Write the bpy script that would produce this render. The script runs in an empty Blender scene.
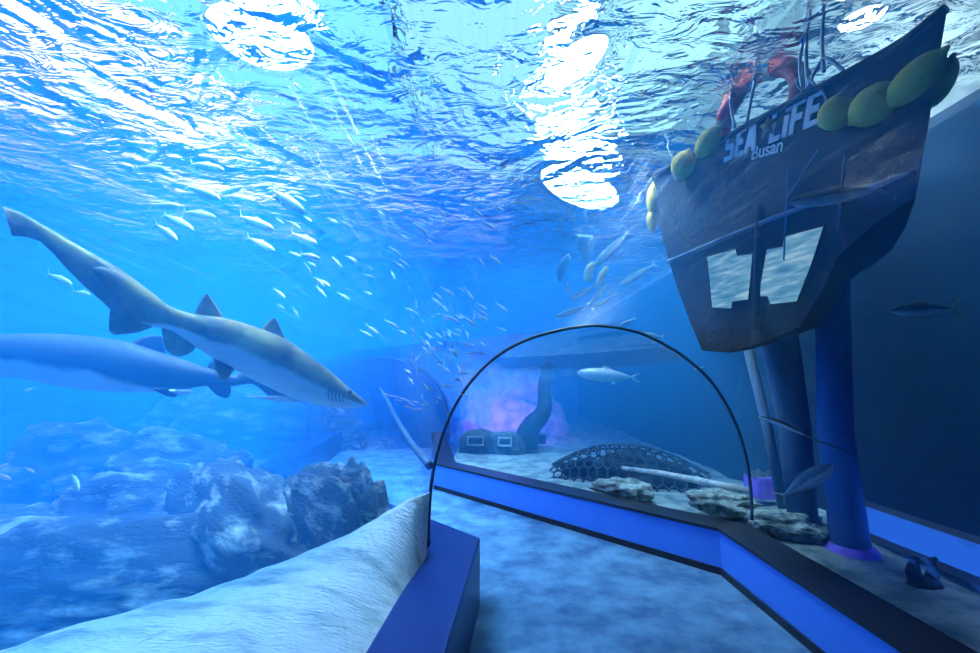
import bpy, bmesh, math, random
from mathutils import Vector, Matrix, noise
random.seed(7)
SC = bpy.context.scene
COL = SC.collection
PI = math.pi

# ------------------------------------------------------------------ camera
F = 440.0
HCAM = 1.6
PITCH = math.atan(53.5 / F)
CP, SP = math.cos(PITCH), math.sin(PITCH)
cam_d = bpy.data.cameras.new('camera')
cam_d.sensor_width = 36.0
cam_d.lens = F / 980.0 * 36.0
cam_d.clip_start = 0.02
cam = bpy.data.objects.new('camera', cam_d)
COL.objects.link(cam)
cam.location = (0, 0, HCAM)
cam.rotation_euler = (PI / 2 + PITCH, 0, 0)
SC.camera = cam

def ray(px, py):
    r, u = (px - 490.0) / F, (326.5 - py) / F
    return Vector((r, CP - u * SP, SP + u * CP))
def at(px, py, Y):                 # point seen at that pixel, Y metres ahead
    d = ray(px, py)
    return Vector((0, 0, HCAM)) + d * (Y / d.y)
def atz(px, py, z):                # point seen at that pixel, on the height z
    d = ray(px, py)
    return Vector((0, 0, HCAM)) + d * ((z - HCAM) / d.z)
def atp(px, py, p0, n):            # point seen at that pixel, on a plane
    d = ray(px, py)
    c = Vector((0, 0, HCAM))
    return c + d * ((p0 - c).dot(n) / d.dot(n))

# ------------------------------------------------------------------ object helpers
def link(name, bm, mat, parent=None, smooth=True):
    me = bpy.data.meshes.new(name)
    bm.normal_update()
    bm.to_mesh(me)
    bm.free()
    for p in me.polygons:
        p.use_smooth = smooth
    for m in (mat if isinstance(mat, (list, tuple)) else [mat]):
        me.materials.append(m)
    o = bpy.data.objects.new(name, me)
    COL.objects.link(o)
    if parent is not None:
        o.parent = parent
    return o
def tag(o, label=None, cat=None, group=None, kind=None):
    if label: o['label'] = label
    if cat: o['category'] = cat
    if group: o['group'] = group
    if kind: o['kind'] = kind
    return o
def empty(name, loc, label, cat, group=None, rot=(0, 0, 0)):
    o = bpy.data.objects.new(name, None)
    COL.objects.link(o)
    o.location = loc
    o.rotation_euler = rot
    o.empty_display_size = 0.1
    return tag(o, label, cat, group)
def struct(name, bm, mat, smooth=False):
    return tag(link(name, bm, mat, None, smooth), kind='structure')
def dup(root):
    r = root.copy()
    COL.objects.link(r)
    for ch in root.children:
        c = ch.copy()
        COL.objects.link(c)
        c.parent = r
    return r

def add_box(bm, lo, hi):
    v = [bm.verts.new((x, y, z)) for z in (lo[2], hi[2]) for y in (lo[1], hi[1]) for x in (lo[0], hi[0])]
    for f in ((0, 2, 3, 1), (4, 5, 7, 6), (0, 1, 5, 4), (2, 6, 7, 3), (0, 4, 6, 2), (1, 3, 7, 5)):
        bm.faces.new([v[i] for i in f])
def add_prism(bm, pts, z0, z1):
    a = [bm.verts.new((p[0], p[1], z0)) for p in pts]
    b = [bm.verts.new((p[0], p[1], z1)) for p in pts]
    n = len(pts)
    bm.faces.new(a[::-1]); bm.faces.new(b)
    for i in range(n):
        bm.faces.new([a[i], a[(i + 1) % n], b[(i + 1) % n], b[i]])
def frames(pts):
    out, a = [], None
    for i, p in enumerate(pts):
        t = (pts[min(i + 1, len(pts) - 1)] - pts[max(i - 1, 0)]).normalized()
        if a is None:
            a = t.cross(Vector((0, 0, 1)))
            if a.length < 0.1: a = t.cross(Vector((1, 0, 0)))
        a = a - t * a.dot(t)
        a.normalize()
        out.append((p, a, t.cross(a).normalized()))
    return out
def add_tube(bm, pts, rad, n=10, caps=True):
    rings = []
    pts = [Vector(p) for p in pts]
    for i, (p, a, b) in enumerate(frames(pts)):
        r = rad[i] if isinstance(rad, (list, tuple)) else rad
        rings.append([bm.verts.new(p + (a * math.cos(2 * PI * k / n) + b * math.sin(2 * PI * k / n)) * r) for k in range(n)])
    for i in range(len(rings) - 1):
        for k in range(n):
            bm.faces.new([rings[i][k], rings[i][(k + 1) % n], rings[i + 1][(k + 1) % n], rings[i + 1][k]])
    if caps:
        bm.faces.new(rings[0][::-1]); bm.faces.new(rings[-1])
def smooth_line(pts, n):
    """Catmull-Rom through a list of equal-length tuples / vectors."""
    pts = [tuple(p) for p in pts]
    out, m = [], len(pts) - 1
    for i in range(n + 1):
        s = i / n * m
        k = min(int(s), m - 1)
        u = s - k
        p0, p1, p2, p3 = pts[max(k - 1, 0)], pts[k], pts[k + 1], pts[min(k + 2, m)]
        out.append(tuple(0.5 * (2 * b + (c - a) * u + (2 * a - 5 * b + 4 * c - d) * u * u + (3 * b - a - 3 * c + d) * u ** 3)
                         for a, b, c, d in zip(p0, p1, p2, p3)))
    return out
def add_fin(bm, lead, trail, t, ns=7, layer=None, val=0.0):
    lead = [Vector(p) for p in lead]; trail = [Vector(p) for p in trail]
    n = len(lead)
    nrm = Vector((0, 0, 0))
    for i in range(n - 1):
        nrm += (lead[i + 1] - lead[i]).cross(trail[i] - lead[i]) + (lead[i + 1] - lead[i]).cross(trail[i + 1] - lead[i])
    nrm.normalize()
    F_, B_ = [], []
    for i in range(n):
        tt = t * (1 - 0.75 * i / (n - 1))
        f, b = [], []
        for k in range(ns):
            s = k / (ns - 1)
            p = lead[i].lerp(trail[i], s)
            h = tt * math.sin(PI * s) ** 0.8 if 0 < s < 1 else 0
            vf = bm.verts.new(p + nrm * h)
            vb = vf if h == 0 else bm.verts.new(p - nrm * h)
            f.append(vf); b.append(vb)
            if layer is not None:
                vf[layer] = val; vb[layer] = val
        F_.append(f); B_.append(b)
    for i in range(n - 1):
        for k in range(ns - 1):
            for G, rev in ((F_, False), (B_, True)):
                q = [G[i][k], G[i + 1][k], G[i + 1][k + 1], G[i][k + 1]]
                u = []
                for v in q:
                    if v not in u: u.append(v)
                if len(u) > 2:
                    try: bm.faces.new(u[::-1] if rev else u)
                    except ValueError: pass
    for r in (0, n - 1):
        ring = F_[r] + [v for v in B_[r][::-1] if v not in F_[r]]
        try: bm.faces.new(ring if r else ring[::-1])
        except ValueError: pass

# ------------------------------------------------------------------ materials
def newmat(name):
    m = bpy.data.materials.new(name)
    m.use_nodes = True
    m.node_tree.nodes.clear()
    out = m.node_tree.nodes.new('ShaderNodeOutputMaterial')
    return m, m.node_tree.nodes, m.node_tree.links, out
def node(ns, typ, **kw):
    n = ns.new(typ)
    for k, v in kw.items():
        if k in n.inputs.keys(): n.inputs[k].default_value = v
        else: setattr(n, k, v)
    return n
def noise_tex(ns, ls, scale, detail=6.0, stretch=(1, 1, 1), rot=(0, 0, 0), rough=0.6, dist=0.0):
    tc = node(ns, 'ShaderNodeTexCoord'); mp = node(ns, 'ShaderNodeMapping')
    mp.inputs['Scale'].default_value = stretch
    mp.inputs['Rotation'].default_value = rot
    nt = node(ns, 'ShaderNodeTexNoise', Scale=scale, Detail=detail, Roughness=rough, Distortion=dist)
    ls.new(tc.outputs['Object'], mp.inputs['Vector'])
    ls.new(mp.outputs['Vector'], nt.inputs['Vector'])
    return nt
def ramp(ns, ls, src, stops):
    r = node(ns, 'ShaderNodeValToRGB')
    e = r.color_ramp.elements
    while len(e) < len(stops): e.new(0.5)
    for el, (p, c) in zip(e, stops):
        el.position = p
        el.color = tuple(c) + (1,) if len(c) == 3 else c
    ls.new(src, r.inputs['Fac'])
    return r
def plain(name, c1, c2=None, scale=8.0, rough=0.6, bump=0.0, bscale=None, metal=0.0, stretch=(1, 1, 1), lo=0.35, hi=0.65, spec=0.5, detail=6.0, rot=(0, 0, 0)):
    m, ns, ls, out = newmat(name)
    b = node(ns, 'ShaderNodeBsdfPrincipled', Roughness=rough, Metallic=metal)
    b.inputs['Specular IOR Level'].default_value = spec
    nt = noise_tex(ns, ls, scale, detail, stretch, rot)
    r = ramp(ns, ls, nt.outputs['Fac'], [(lo, c1), (hi, c2 or tuple(min(1, x * 1.25) for x in c1))])
    ls.new(r.outputs['Color'], b.inputs['Base Color'])
    if bump:
        bt = noise_tex(ns, ls, bscale or scale * 4, 8.0, stretch, rot)
        bp = node(ns, 'ShaderNodeBump', Strength=bump, Distance=0.03)
        ls.new(bt.outputs['Fac'], bp.inputs['Height'])
        ls.new(bp.outputs['Normal'], b.inputs['Normal'])
    ls.new(b.outputs['BSDF'], out.inputs['Surface'])
    return m
def emit(name, c, strength):
    m, ns, ls, out = newmat(name)
    e = node(ns, 'ShaderNodeEmission', Strength=strength)
    e.inputs['Color'].default_value = tuple(c) + (1,)
    ls.new(e.outputs['Emission'], out.inputs['Surface'])
    return m

M = {}
M['carpet'] = plain('speckled_carpet', (0.04, 0.14, 0.29), (0.14, 0.33, 0.52), 3.0, 0.85, 0.5, 160, lo=0.38, hi=0.62, detail=12)
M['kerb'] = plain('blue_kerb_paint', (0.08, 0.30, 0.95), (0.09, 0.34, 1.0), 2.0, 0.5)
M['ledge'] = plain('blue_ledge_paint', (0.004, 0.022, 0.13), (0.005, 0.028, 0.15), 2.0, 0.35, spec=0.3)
M['dark'] = plain('dark_rim', (0.012, 0.016, 0.03), (0.02, 0.025, 0.045), 30.0, 0.28)
M['seam'] = plain('seam_strip', (0.05, 0.10, 0.16), (0.07, 0.13, 0.2), 12.0, 0.25)
M['sand'] = plain('pale_sand', (0.22, 0.34, 0.32), (0.88, 0.92, 0.88), 2.2, 0.95, 1.0, 22, stretch=(1, 4, 1), rot=(0, 0, -0.75), lo=0.30, hi=0.52, detail=14)
M['bed'] = plain('seabed_sand', (0.15, 0.23, 0.25), (0.38, 0.48, 0.48), 4.0, 0.95, 0.8, 40, lo=0.38, hi=0.6, detail=12)
M['rock'] = plain('reef_rock', (0.04, 0.055, 0.06), (0.5, 0.58, 0.52), 3.2, 0.95, 1.0, 26, stretch=(0.7, 1.2, 2.2), lo=0.50, hi=0.68, detail=12)
M['rock2'] = plain('teal_rock', (0.04, 0.08, 0.085), (0.15, 0.21, 0.2), 9.0, 0.9, 0.9, 30, lo=0.4, hi=0.66)
M['rock3'] = plain('pale_rock', (0.10, 0.18, 0.18), (0.5, 0.6, 0.56), 9.0, 0.9, 0.9, 30, lo=0.4, hi=0.62)
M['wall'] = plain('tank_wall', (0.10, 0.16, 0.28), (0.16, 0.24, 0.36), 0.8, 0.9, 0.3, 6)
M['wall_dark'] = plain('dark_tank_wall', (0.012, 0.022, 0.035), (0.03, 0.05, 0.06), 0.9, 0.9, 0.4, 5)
M['upper_paled'] = plain('brightened_wall_above_water', (0.42, 0.52, 0.52), (0.6, 0.68, 0.64), 1.2, 0.8)  # wall paled so the water surface beside the boat looks lit
M['roof'] = plain('dark_ceiling', (0.05, 0.08, 0.14), (0.09, 0.14, 0.22), 0.7, 0.9)
M['hull'] = plain('navy_hull', (0.002, 0.007, 0.018), (0.004, 0.014, 0.028), 3.0, 0.9, 0.3, 14)
M['white'] = plain('white_lettering', (0.9, 0.92, 0.95), (0.96, 0.97, 0.98), 20.0, 0.6)
M['yellow'] = plain('yellow_buoy', (0.90, 0.62, 0.06), (0.98, 0.74, 0.10), 14.0, 0.7, 0.4, 40)
M['star'] = plain('ochre_star', (0.30, 0.26, 0.10), (0.42, 0.36, 0.15), 30.0, 0.8)
M['red'] = plain('red_life_ring', (0.62, 0.035, 0.03), (0.75, 0.05, 0.04), 9.0, 0.6, 0.2, 30)
M['steel'] = plain('rail_steel', (0.25, 0.30, 0.34), (0.36, 0.42, 0.46), 12.0, 0.35, metal=0.5)
M['rope'] = plain('pale_rope', (0.5, 0.52, 0.5), (0.68, 0.7, 0.66), 60.0, 0.9)
M['post'] = plain('blue_post', (0.05, 0.16, 0.42), (0.09, 0.24, 0.55), 5.0, 0.7, 0.2, 20, stretch=(1, 1, 0.2))
M['post_pale'] = plain('pale_pipe', (0.05, 0.15, 0.28), (0.1, 0.22, 0.36), 6.0, 0.7, 0.2, 20)
M['post2'] = plain('grey_blue_post', (0.05, 0.12, 0.2), (0.12, 0.22, 0.32), 6.0, 0.8, 0.3, 20, stretch=(1, 1, 0.15))
M['fish'] = plain('silver_fish', (0.62, 0.70, 0.62), (0.90, 0.92, 0.80), 30.0, 0.35, metal=0.1, spec=0.8)
M['fish_pink'] = plain('pink_fish', (0.80, 0.50, 0.72), (0.92, 0.62, 0.80), 30.0, 0.5)
M['fish_yellow'] = plain('yellow_green_fish', (0.40, 0.52, 0.12), (0.62, 0.70, 0.22), 20.0, 0.5)
M['eye'] = plain('fish_eye', (0.01, 0.01, 0.012), (0.02, 0.02, 0.02), 20.0, 0.1)
M['purple'] = plain('painted_violet_light', (0.24, 0.12, 0.75), (0.34, 0.2, 0.9), 6.0, 0.7)  # violet light put into the colour of crate and footing
M['coral'] = plain('dark_lattice', (0.02, 0.04, 0.06), (0.06, 0.10, 0.13), 20.0, 0.9)
M['housing'] = plain('lamp_housing', (0.02, 0.02, 0.025), (0.03, 0.03, 0.035), 10.0, 0.5)

def two_tone(name, top, top2, belly, scale):
    """back and belly pigment, split by the vertex attribute 'belly' with a ragged edge"""
    m, ns, ls, out = newmat(name)
    b = node(ns, 'ShaderNodeBsdfPrincipled', Roughness=0.65)
    b.inputs['Specular IOR Level'].default_value = 0.25
    nt = noise_tex(ns, ls, scale, 6.0)
    r = ramp(ns, ls, nt.outputs['Fac'], [(0.36, top), (0.64, top2)])
    at_ = node(ns, 'ShaderNodeAttribute', attribute_name='belly')
    ad = node(ns, 'ShaderNodeMath', operation='MULTIPLY_ADD')
    ls.new(nt.outputs['Fac'], ad.inputs[0]); ad.inputs[1].default_value = 0.35
    ls.new(at_.outputs['Fac'], ad.inputs[2])
    rr = ramp(ns, ls, ad.outputs[0], [(0.60, (0, 0, 0)), (0.74, (1, 1, 1))])
    mx = node(ns, 'ShaderNodeMix', data_type='RGBA')
    ls.new(rr.outputs['Color'], mx.inputs[0])
    ls.new(r.outputs['Color'], mx.inputs[6])
    mx.inputs[7].default_value = tuple(belly) + (1,)
    ls.new(mx.outputs[2], b.inputs['Base Color'])
    bt = noise_tex(ns, ls, scale * 8, 6.0)
    bp = node(ns, 'ShaderNodeBump', Strength=0.15, Distance=0.01)
    ls.new(bt.outputs['Fac'], bp.inputs['Height']); ls.new(bp.outputs['Normal'], b.inputs['Normal'])
    ls.new(b.outputs['BSDF'], out.inputs['Surface'])
    return m
M['shark'] = two_tone('olive_shark_skin', (0.08, 0.062, 0.012), (0.34, 0.26, 0.045), (0.62, 0.64, 0.60), 5.0)
M['shark2'] = two_tone('grey_shark_skin', (0.014, 0.02, 0.024), (0.03, 0.04, 0.042), (0.62, 0.65, 0.65), 4.0)
M['mackerel'] = two_tone('blue_backed_fish_skin', (0.10, 0.22, 0.28), (0.16, 0.32, 0.38), (0.62, 0.72, 0.74), 22.0)
M['ray'] = two_tone('ray_skin', (0.07, 0.10, 0.12), (0.12, 0.16, 0.18), (0.85, 0.88, 0.88), 9.0)

# acrylic: clear sheet with mirror reflection and fine scratches that scatter lamp light forward
def acrylic():
    m, ns, ls, out = newmat('clear_acrylic')
    tr = node(ns, 'ShaderNodeBsdfTransparent')
    tr.inputs['Color'].default_value = (0.97, 0.985, 1, 1)
    gl = node(ns, 'ShaderNodeBsdfGlossy', Roughness=0.03)
    fr = node(ns, 'ShaderNodeFresnel', IOR=1.25)
    mul = node(ns, 'ShaderNodeMath', operation='MULTIPLY'); mul.inputs[1].default_value = 0.3
    ls.new(fr.outputs[0], mul.inputs[0])
    mx = node(ns, 'ShaderNodeMixShader')
    ls.new(mul.outputs[0], mx.inputs['Fac']); ls.new(tr.outputs[0], mx.inputs[1]); ls.new(gl.outputs[0], mx.inputs[2])
    # scratches
    acc = None
    for k, (sx, rz) in enumerate(((170, 0.5), (210, -0.6), (150, 1.3))):
        nt = noise_tex(ns, ls, 1.0, 3.0, (sx, 5.0, 5.0), (0.4 * k, 0.7 * k, rz), 0.6, 0.4)
        r = ramp(ns, ls, nt.outputs['Fac'], [(0.60, (0, 0, 0)), (0.72, (1, 1, 1))])
        if acc is None: acc = r.outputs['Color']
        else:
            a = node(ns, 'ShaderNodeMath', operation='MAXIMUM')
            ls.new(acc, a.inputs[0]); ls.new(r.outputs['Color'], a.inputs[1]); acc = a.outputs[0]
    sc = node(ns, 'ShaderNodeMath', operation='MULTIPLY_ADD'); sc.inputs[1].default_value = 0.16; sc.inputs[2].default_value = 0.006
    ls.new(acc, sc.inputs[0])
    rf = node(ns, 'ShaderNodeBsdfRefraction', IOR=1.25, Roughness=0.38)
    rf.inputs['Color'].default_value = (1, 1, 1, 1)
    m2 = node(ns, 'ShaderNodeMixShader')
    ls.new(sc.outputs[0], m2.inputs['Fac']); ls.new(mx.outputs[0], m2.inputs[1]); ls.new(rf.outputs[0], m2.inputs[2])
    ls.new(m2.outputs[0], out.inputs['Surface'])
    return m
M['acrylic'] = acrylic()

# water body: clear boundary, homogeneous scattering and absorbing inside
def water():
    m, ns, ls, out = newmat('tank_water')
    tr = node(ns, 'ShaderNodeBsdfTransparent')
    ls.new(tr.outputs[0], out.inputs['Surface'])
    s = node(ns, 'ShaderNodeVolumeScatter', Density=WATER['sd'], Anisotropy=WATER['g'])
    s.inputs['Color'].default_value = WATER['sc'] + (1,)
    a = node(ns, 'ShaderNodeVolumeAbsorption', Density=WATER['ad'])
    a.inputs['Color'].default_value = WATER['ac'] + (1,)
    ad = node(ns, 'ShaderNodeAddShader')
    ls.new(s.outputs[0], ad.inputs[0]); ls.new(a.outputs[0], ad.inputs[1])
    ls.new(ad.outputs[0], out.inputs['Volume'])
    try: m.cycles.homogeneous_volume = True
    except Exception: pass
    return m
WATER = dict(sd=0.145, g=0.1, sc=(0.03, 0.37, 1.0), ad=0.22, ac=(0.22, 0.61, 0.98))
M['water'] = water()

def surface_mat():
    m, ns, ls, out = newmat('rippled_water_surface')
    n1 = noise_tex(ns, ls, 1.1, 3.0, (1.0, 1.0, 1), (0, 0, 0.6), 0.5, 1.0)
    n2 = noise_tex(ns, ls, 4.0, 3.0, (1.0, 1.7, 1), (0, 0, 0.9), 0.6, 0.8)
    ad = node(ns, 'ShaderNodeMath', operation='MULTIPLY_ADD'); ad.inputs[1].default_value = 0.2
    ls.new(n2.outputs['Fac'], ad.inputs[0]); ls.new(n1.outputs['Fac'], ad.inputs[2])
    bp = node(ns, 'ShaderNodeBump', Strength=1.0, Distance=0.3)
    ls.new(ad.outputs[0], bp.inputs['Height'])
    fr = node(ns, 'ShaderNodeFresnel', IOR=1.10)
    ls.new(bp.outputs['Normal'], fr.inputs['Normal'])
    gl = node(ns, 'ShaderNodeBsdfGlossy', Roughness=0.05)
    gl.inputs['Color'].default_value = (0.92, 0.96, 1, 1)
    ls.new(bp.outputs['Normal'], gl.inputs['Normal'])
    tr = node(ns, 'ShaderNodeBsdfTransparent')
    rf = node(ns, 'ShaderNodeBsdfRefraction', IOR=1.12, Roughness=0.04)
    ls.new(bp.outputs['Normal'], rf.inputs['Normal'])
    mt = node(ns, 'ShaderNodeMixShader'); mt.inputs['Fac'].default_value = 0.8
    ls.new(tr.outputs[0], mt.inputs[1]); ls.new(rf.outputs[0], mt.inputs[2])
    mx = node(ns, 'ShaderNodeMixShader')
    ls.new(fr.outputs[0], mx.inputs['Fac']); ls.new(mt.outputs[0], mx.inputs[1]); ls.new(gl.outputs[0], mx.inputs[2])
    ls.new(mx.outputs[0], out.inputs['Surface'])
    return m
M['surface'] = surface_mat()

# ------------------------------------------------------------------ tunnel layout
ZR, ZL = 0.37, 0.455
A = atz(722, 575, 0)                       # right kerb, corner of the bend at floor level
B = atz(432, 488, 0)
C = atz(480, 604, 0)                       # left ledge, inner corner at floor level
A.z = B.z = C.z = 0
DF = (B - A).normalized()                  # direction of the far section
NF = Vector((DF.y, -DF.x, 0))              # outwards (right) of the far section
ring_dir = (A - C).normalized()
ring_n = Vector((ring_dir.y, -ring_dir.x, 0))
ring_px = [(428, 546), (429, 515), (431, 486), (436.5, 455), (444, 430), (453, 409), (466, 388), (482, 369), (497, 356), (515, 345),
           (537, 336), (560, 330), (578, 327), (596, 325.5), (618, 328), (640, 333), (660, 342), (677, 352), (693, 364), (706, 376),
           (718, 391), (728.5, 409), (737, 427), (743, 446), (747.5, 465), (750, 483), (751.5, 500), (752, 520)]
ring = [atp(x, y, C, ring_n) for x, y in ring_px]
LN, LFAR = 7.5, 8.0
WID = 0.085
def near_pt(p, L):
    u = (ring[-1].x - p.x) / (ring[-1].x - ring[0].x)
    return Vector((p.x - WID * u * L, p.y - L, p.z))
LB = 4.0
D3 = Vector((-0.14, 1, 0)).normalized()
def far_pt(p, L):
    return p + DF * min(L, LB) + D3 * max(0.0, L - LB)
def shell(off, steps_fn, Ls):
    """rows of the arch profile pushed outwards by off"""
    c = (ring[0] + ring[-1]) / 2
    rows = []
    for L in Ls:
        row = []
        for p in ring:
            d = (p - c); d.normalize()
            row.append(steps_fn(p + d * off, L))
        rows.append(row)
    return rows
def add_rows(bm, rows, flip=False):
    vs = [[bm.verts.new(p) for p in r] for r in rows]
    for i in range(len(vs) - 1):
        for k in range(len(vs[0]) - 1):
            q = [vs[i][k], vs[i][k + 1], vs[i + 1][k + 1], vs[i + 1][k]]
            bm.faces.new(q[::-1] if flip else q)
    return vs
bm = bmesh.new(); add_rows(bm, shell(0.0, near_pt, [i * LN / 12 for i in range(13)]))
struct('window_1', bm, M['acrylic'], True)
bm = bmesh.new(); add_rows(bm, shell(0.0, far_pt, [0, 1, 2, 3, 4, 5.3, 6.6, LFAR]))
struct('window_2', bm, M['acrylic'], True)
def ring_strip(name, row, r):
    bm = bmesh.new(); add_tube(bm, [Vector(q) for q in smooth_line(row, 90)], r, 10)
    struct(name, bm, M['seam'], True)
ring_strip('trim_1', ring, 0.013)
ring_strip('trim_2', [far_pt(p, 6.5) for p in ring], 0.014)

# water body with the tunnel left out of it
XL, XR, YB, YF, ZB, ZS = -13.0, 3.35, -6.5, 17.0, -1.2, 3.62
bm = bmesh.new()
add_box(bm, (XL, YB, ZB), (XR, YF, ZS - 0.12))
prof_n = [r for r in shell(0.03, near_pt, [LN])][0]
prof_r = [r for r in shell(0.03, near_pt, [0])][0]
prof_m = [r for r in shell(0.03, far_pt, [LB])][0]
prof_f = [r for r in shell(0.03, far_pt, [LFAR])][0]
def closed(row):
    return [Vector((row[0].x, row[0].y, -0.5))] + row + [Vector((row[-1].x, row[-1].y, -0.5))]
loops = [[bm.verts.new(p) for p in closed(r)] for r in (prof_n, prof_r, prof_m, prof_f)]
nv = len(loops[0])
for i in range(3):
    for k in range(nv):
        bm.faces.new([loops[i][k], loops[i][(k + 1) % nv], loops[i + 1][(k + 1) % nv], loops[i + 1][k]])
bm.faces.new(loops[0]); bm.faces.new(loops[3][::-1])
# orient: outer box outwards, cavity towards its own inside
bm.normal_update()
axis = Vector((0.9, -1, 0.8))
cav = [f for f in bm.faces if any(v in set(sum(loops, [])) for v in f.verts)]
bmesh.ops.recalc_face_normals(bm, faces=[f for f in bm.faces if f not in set(cav)])
bmesh.ops.recalc_face_normals(bm, faces=cav)
bmesh.ops.reverse_faces(bm, faces=cav)
struct('water', bm, M['water'])

# rippled surface sheet
bm = bmesh.new()
NX, NY = 90, 110
grid = []
for j in range(NY + 1):
    row = []
    for i in range(NX + 1):
        x = XL + (XR - XL) * i / NX; y = YB + (YF - YB) * j / NY
        z = ZS + 0.035 * noise.noise(Vector((x * 0.9, y * 0.9, 3.1))) + 0.02 * noise.noise(Vector((x * 2.1, y * 2.1, 8.0)))
        row.append(bm.verts.new((x, y, z)))
    grid.append(row)
for j in range(NY):
    for i in range(NX):
        bm.faces.new([grid[j][i], grid[j][i + 1], grid[j + 1][i + 1], grid[j + 1][i]])
struct('water_surface', bm, M['surface'], True)

# ------------------------------------------------------------------ tunnel floor, kerbs, ledge
def far2(p, L):
    q = far_pt(Vector((p.x, p.y, 0)), L); return (q.x, q.y)
KW = 0.43
Rin_n = (A.x, A.y - LN); Rin_f = far2(A, LFAR)
ro = ring[-1]
Am, Cm = far2(A, LB), far2(C, LB)
Rout = (ro.x - 0.02, ro.y)
Rout_n = (ro.x - 0.02, ro.y - LN); Rout_f = far2(Vector(Rout + (0,)), LFAR)
lo_ = ring[0]
Lout = (lo_.x + 0.02, lo_.y)
Lin_n = (C.x - WID * LN, C.y - LN); Lout_n = (lo_.x + 0.02 - WID * LN, lo_.y - LN)
Lin_f = far2(C, LFAR); Lout_f = far2(Vector(Lout + (0,)), LFAR)
Rom, Lom = far2(Vector(Rout + (0,)), LB), far2(Vector(Lout + (0,)), LB)
bm = bmesh.new()
add_prism(bm, [Lout_n, Rout_n, Rout, Rom, Rout_f, Lout_f, Lom, Lout], -0.3, 0.0)
struct('floor', bm, M['carpet'])
bm = bmesh.new()
add_prism(bm, [Rin_n, Rout_n, Rout, Rom, Rout_f, Rin_f, Am, (A.x, A.y)], 0.0, ZR - 0.025)
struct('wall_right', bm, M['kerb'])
bm = bmesh.new()
e = 0.012
add_prism(bm, [(Rin_n[0] - e, Rin_n[1]), Rout_n, Rout, Rom, Rout_f, (Rin_f[0] - e, Rin_f[1]), (Am[0] - NF.x * e, Am[1] - NF.y * e), (A.x - e, A.y - e * 0.4)], ZR - 0.025, ZR)
struct('trim_3', bm, M['dark'])
bm = bmesh.new()
e = 0.014
add_prism(bm, [(Rin_n[0] - e, Rin_n[1]), Rin_n, (A.x, A.y), Am, Rin_f, (Rin_f[0] - e, Rin_f[1]), (Am[0] - NF.x * e, Am[1] - NF.y * e), (A.x - e, A.y - e * 0.4)], 0.0, 0.055)
struct('baseboard_right', bm, M['dark'])
bm = bmesh.new()
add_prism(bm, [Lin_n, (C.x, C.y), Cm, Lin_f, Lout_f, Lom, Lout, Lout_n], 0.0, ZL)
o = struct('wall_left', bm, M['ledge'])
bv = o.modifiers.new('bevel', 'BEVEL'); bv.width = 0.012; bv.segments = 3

# ------------------------------------------------------------------ tank shell
bm = bmesh.new(); add_box(bm, (XL, YF, ZB), (XR, YF + 0.2, 6.2)); struct('wall_back', bm, M['wall'])
bm = bmesh.new(); add_box(bm, (XL - 0.2, YB, ZB), (XL, YF, 6.2)); struct('wall_far_left', bm, M['wall'])
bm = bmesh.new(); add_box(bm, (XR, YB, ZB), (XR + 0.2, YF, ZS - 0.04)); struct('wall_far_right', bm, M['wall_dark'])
bm = bmesh.new(); add_box(bm, (XR, YB, ZS - 0.04), (XR + 0.2, YF, 6.2)); struct('wall_upper_right', bm, M['upper_paled'])
bm = bmesh.new(); add_box(bm, (XL, YB - 0.2, ZB), (XR, YB, 6.2)); struct('wall_front', bm, M['wall'])
bm = bmesh.new(); add_box(bm, (XL, YB, 6.2), (XR, YF, 6.4)); struct('ceiling', bm, M['roof'])

def side(x, y):
    """signed distance left(-)/right(+) of the tunnel's middle"""
    foot = [(Vector((Lout[0], Lout[1], 0)), Vector((Rout[0], Rout[1], 0)))]
    if y < Lout[1] + (x - Lout[0]) * ring_dir.y / ring_dir.x:      # near half
        L = max(0, (Lout[1] + Rout[1]) / 2 - y)
        l, r = Lout[0] - WID * L, Rout[0]
        return x - l, r - x
    q = Vector((x, y, 0))
    if (q - A).dot(DF) > LB and y > Am[1]:
        return x - Lom[0], Rom[0] - x
    return (q - Vector((Lout[0], Lout[1], 0))).dot(NF), -(q - Vector((Rout[0], Rout[1], 0))).dot(NF)
def sm(a, b, t):
    t = max(0, min(1, (t - a) / (b - a))); return t * t * (3 - 2 * t)
bm = bmesh.new()
st = 0.11
nx, ny = int((XR - XL) / st), int((YF - YB) / st)
grid = []
for j in range(ny + 1):
    row = []
    for i in range(nx + 1):
        x = XL + (XR - XL) * i / nx; y = YB + (YF - YB) * j / ny
        dl, dr = side(x, y)
        if dl > 0.14 and dr > 0.14: z = -0.7
        else:
            n = 0.09 * noise.noise(Vector((x * 0.7, y * 0.7, 0.5))) + 0.05 * noise.noise(Vector((x * 2.3, y * 2.3, 2.5))) + 0.02 * noise.noise(Vector((x * 6, y * 6, 4.5)))
            if dr <= 0.14: z = 0.27 + n * 0.7 * sm(0.0, 0.6, -dr + 0.2)
            else: z = -0.25 + n * 1.6
        row.append(bm.verts.new((x, y, z)))
    grid.append(row)
for j in range(ny):
    for i in range(nx):
        bm.faces.new([grid[j][i], grid[j][i + 1], grid[j + 1][i + 1], grid[j + 1][i]])
struct('seabed_ground', bm, M['bed'], True)

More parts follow.
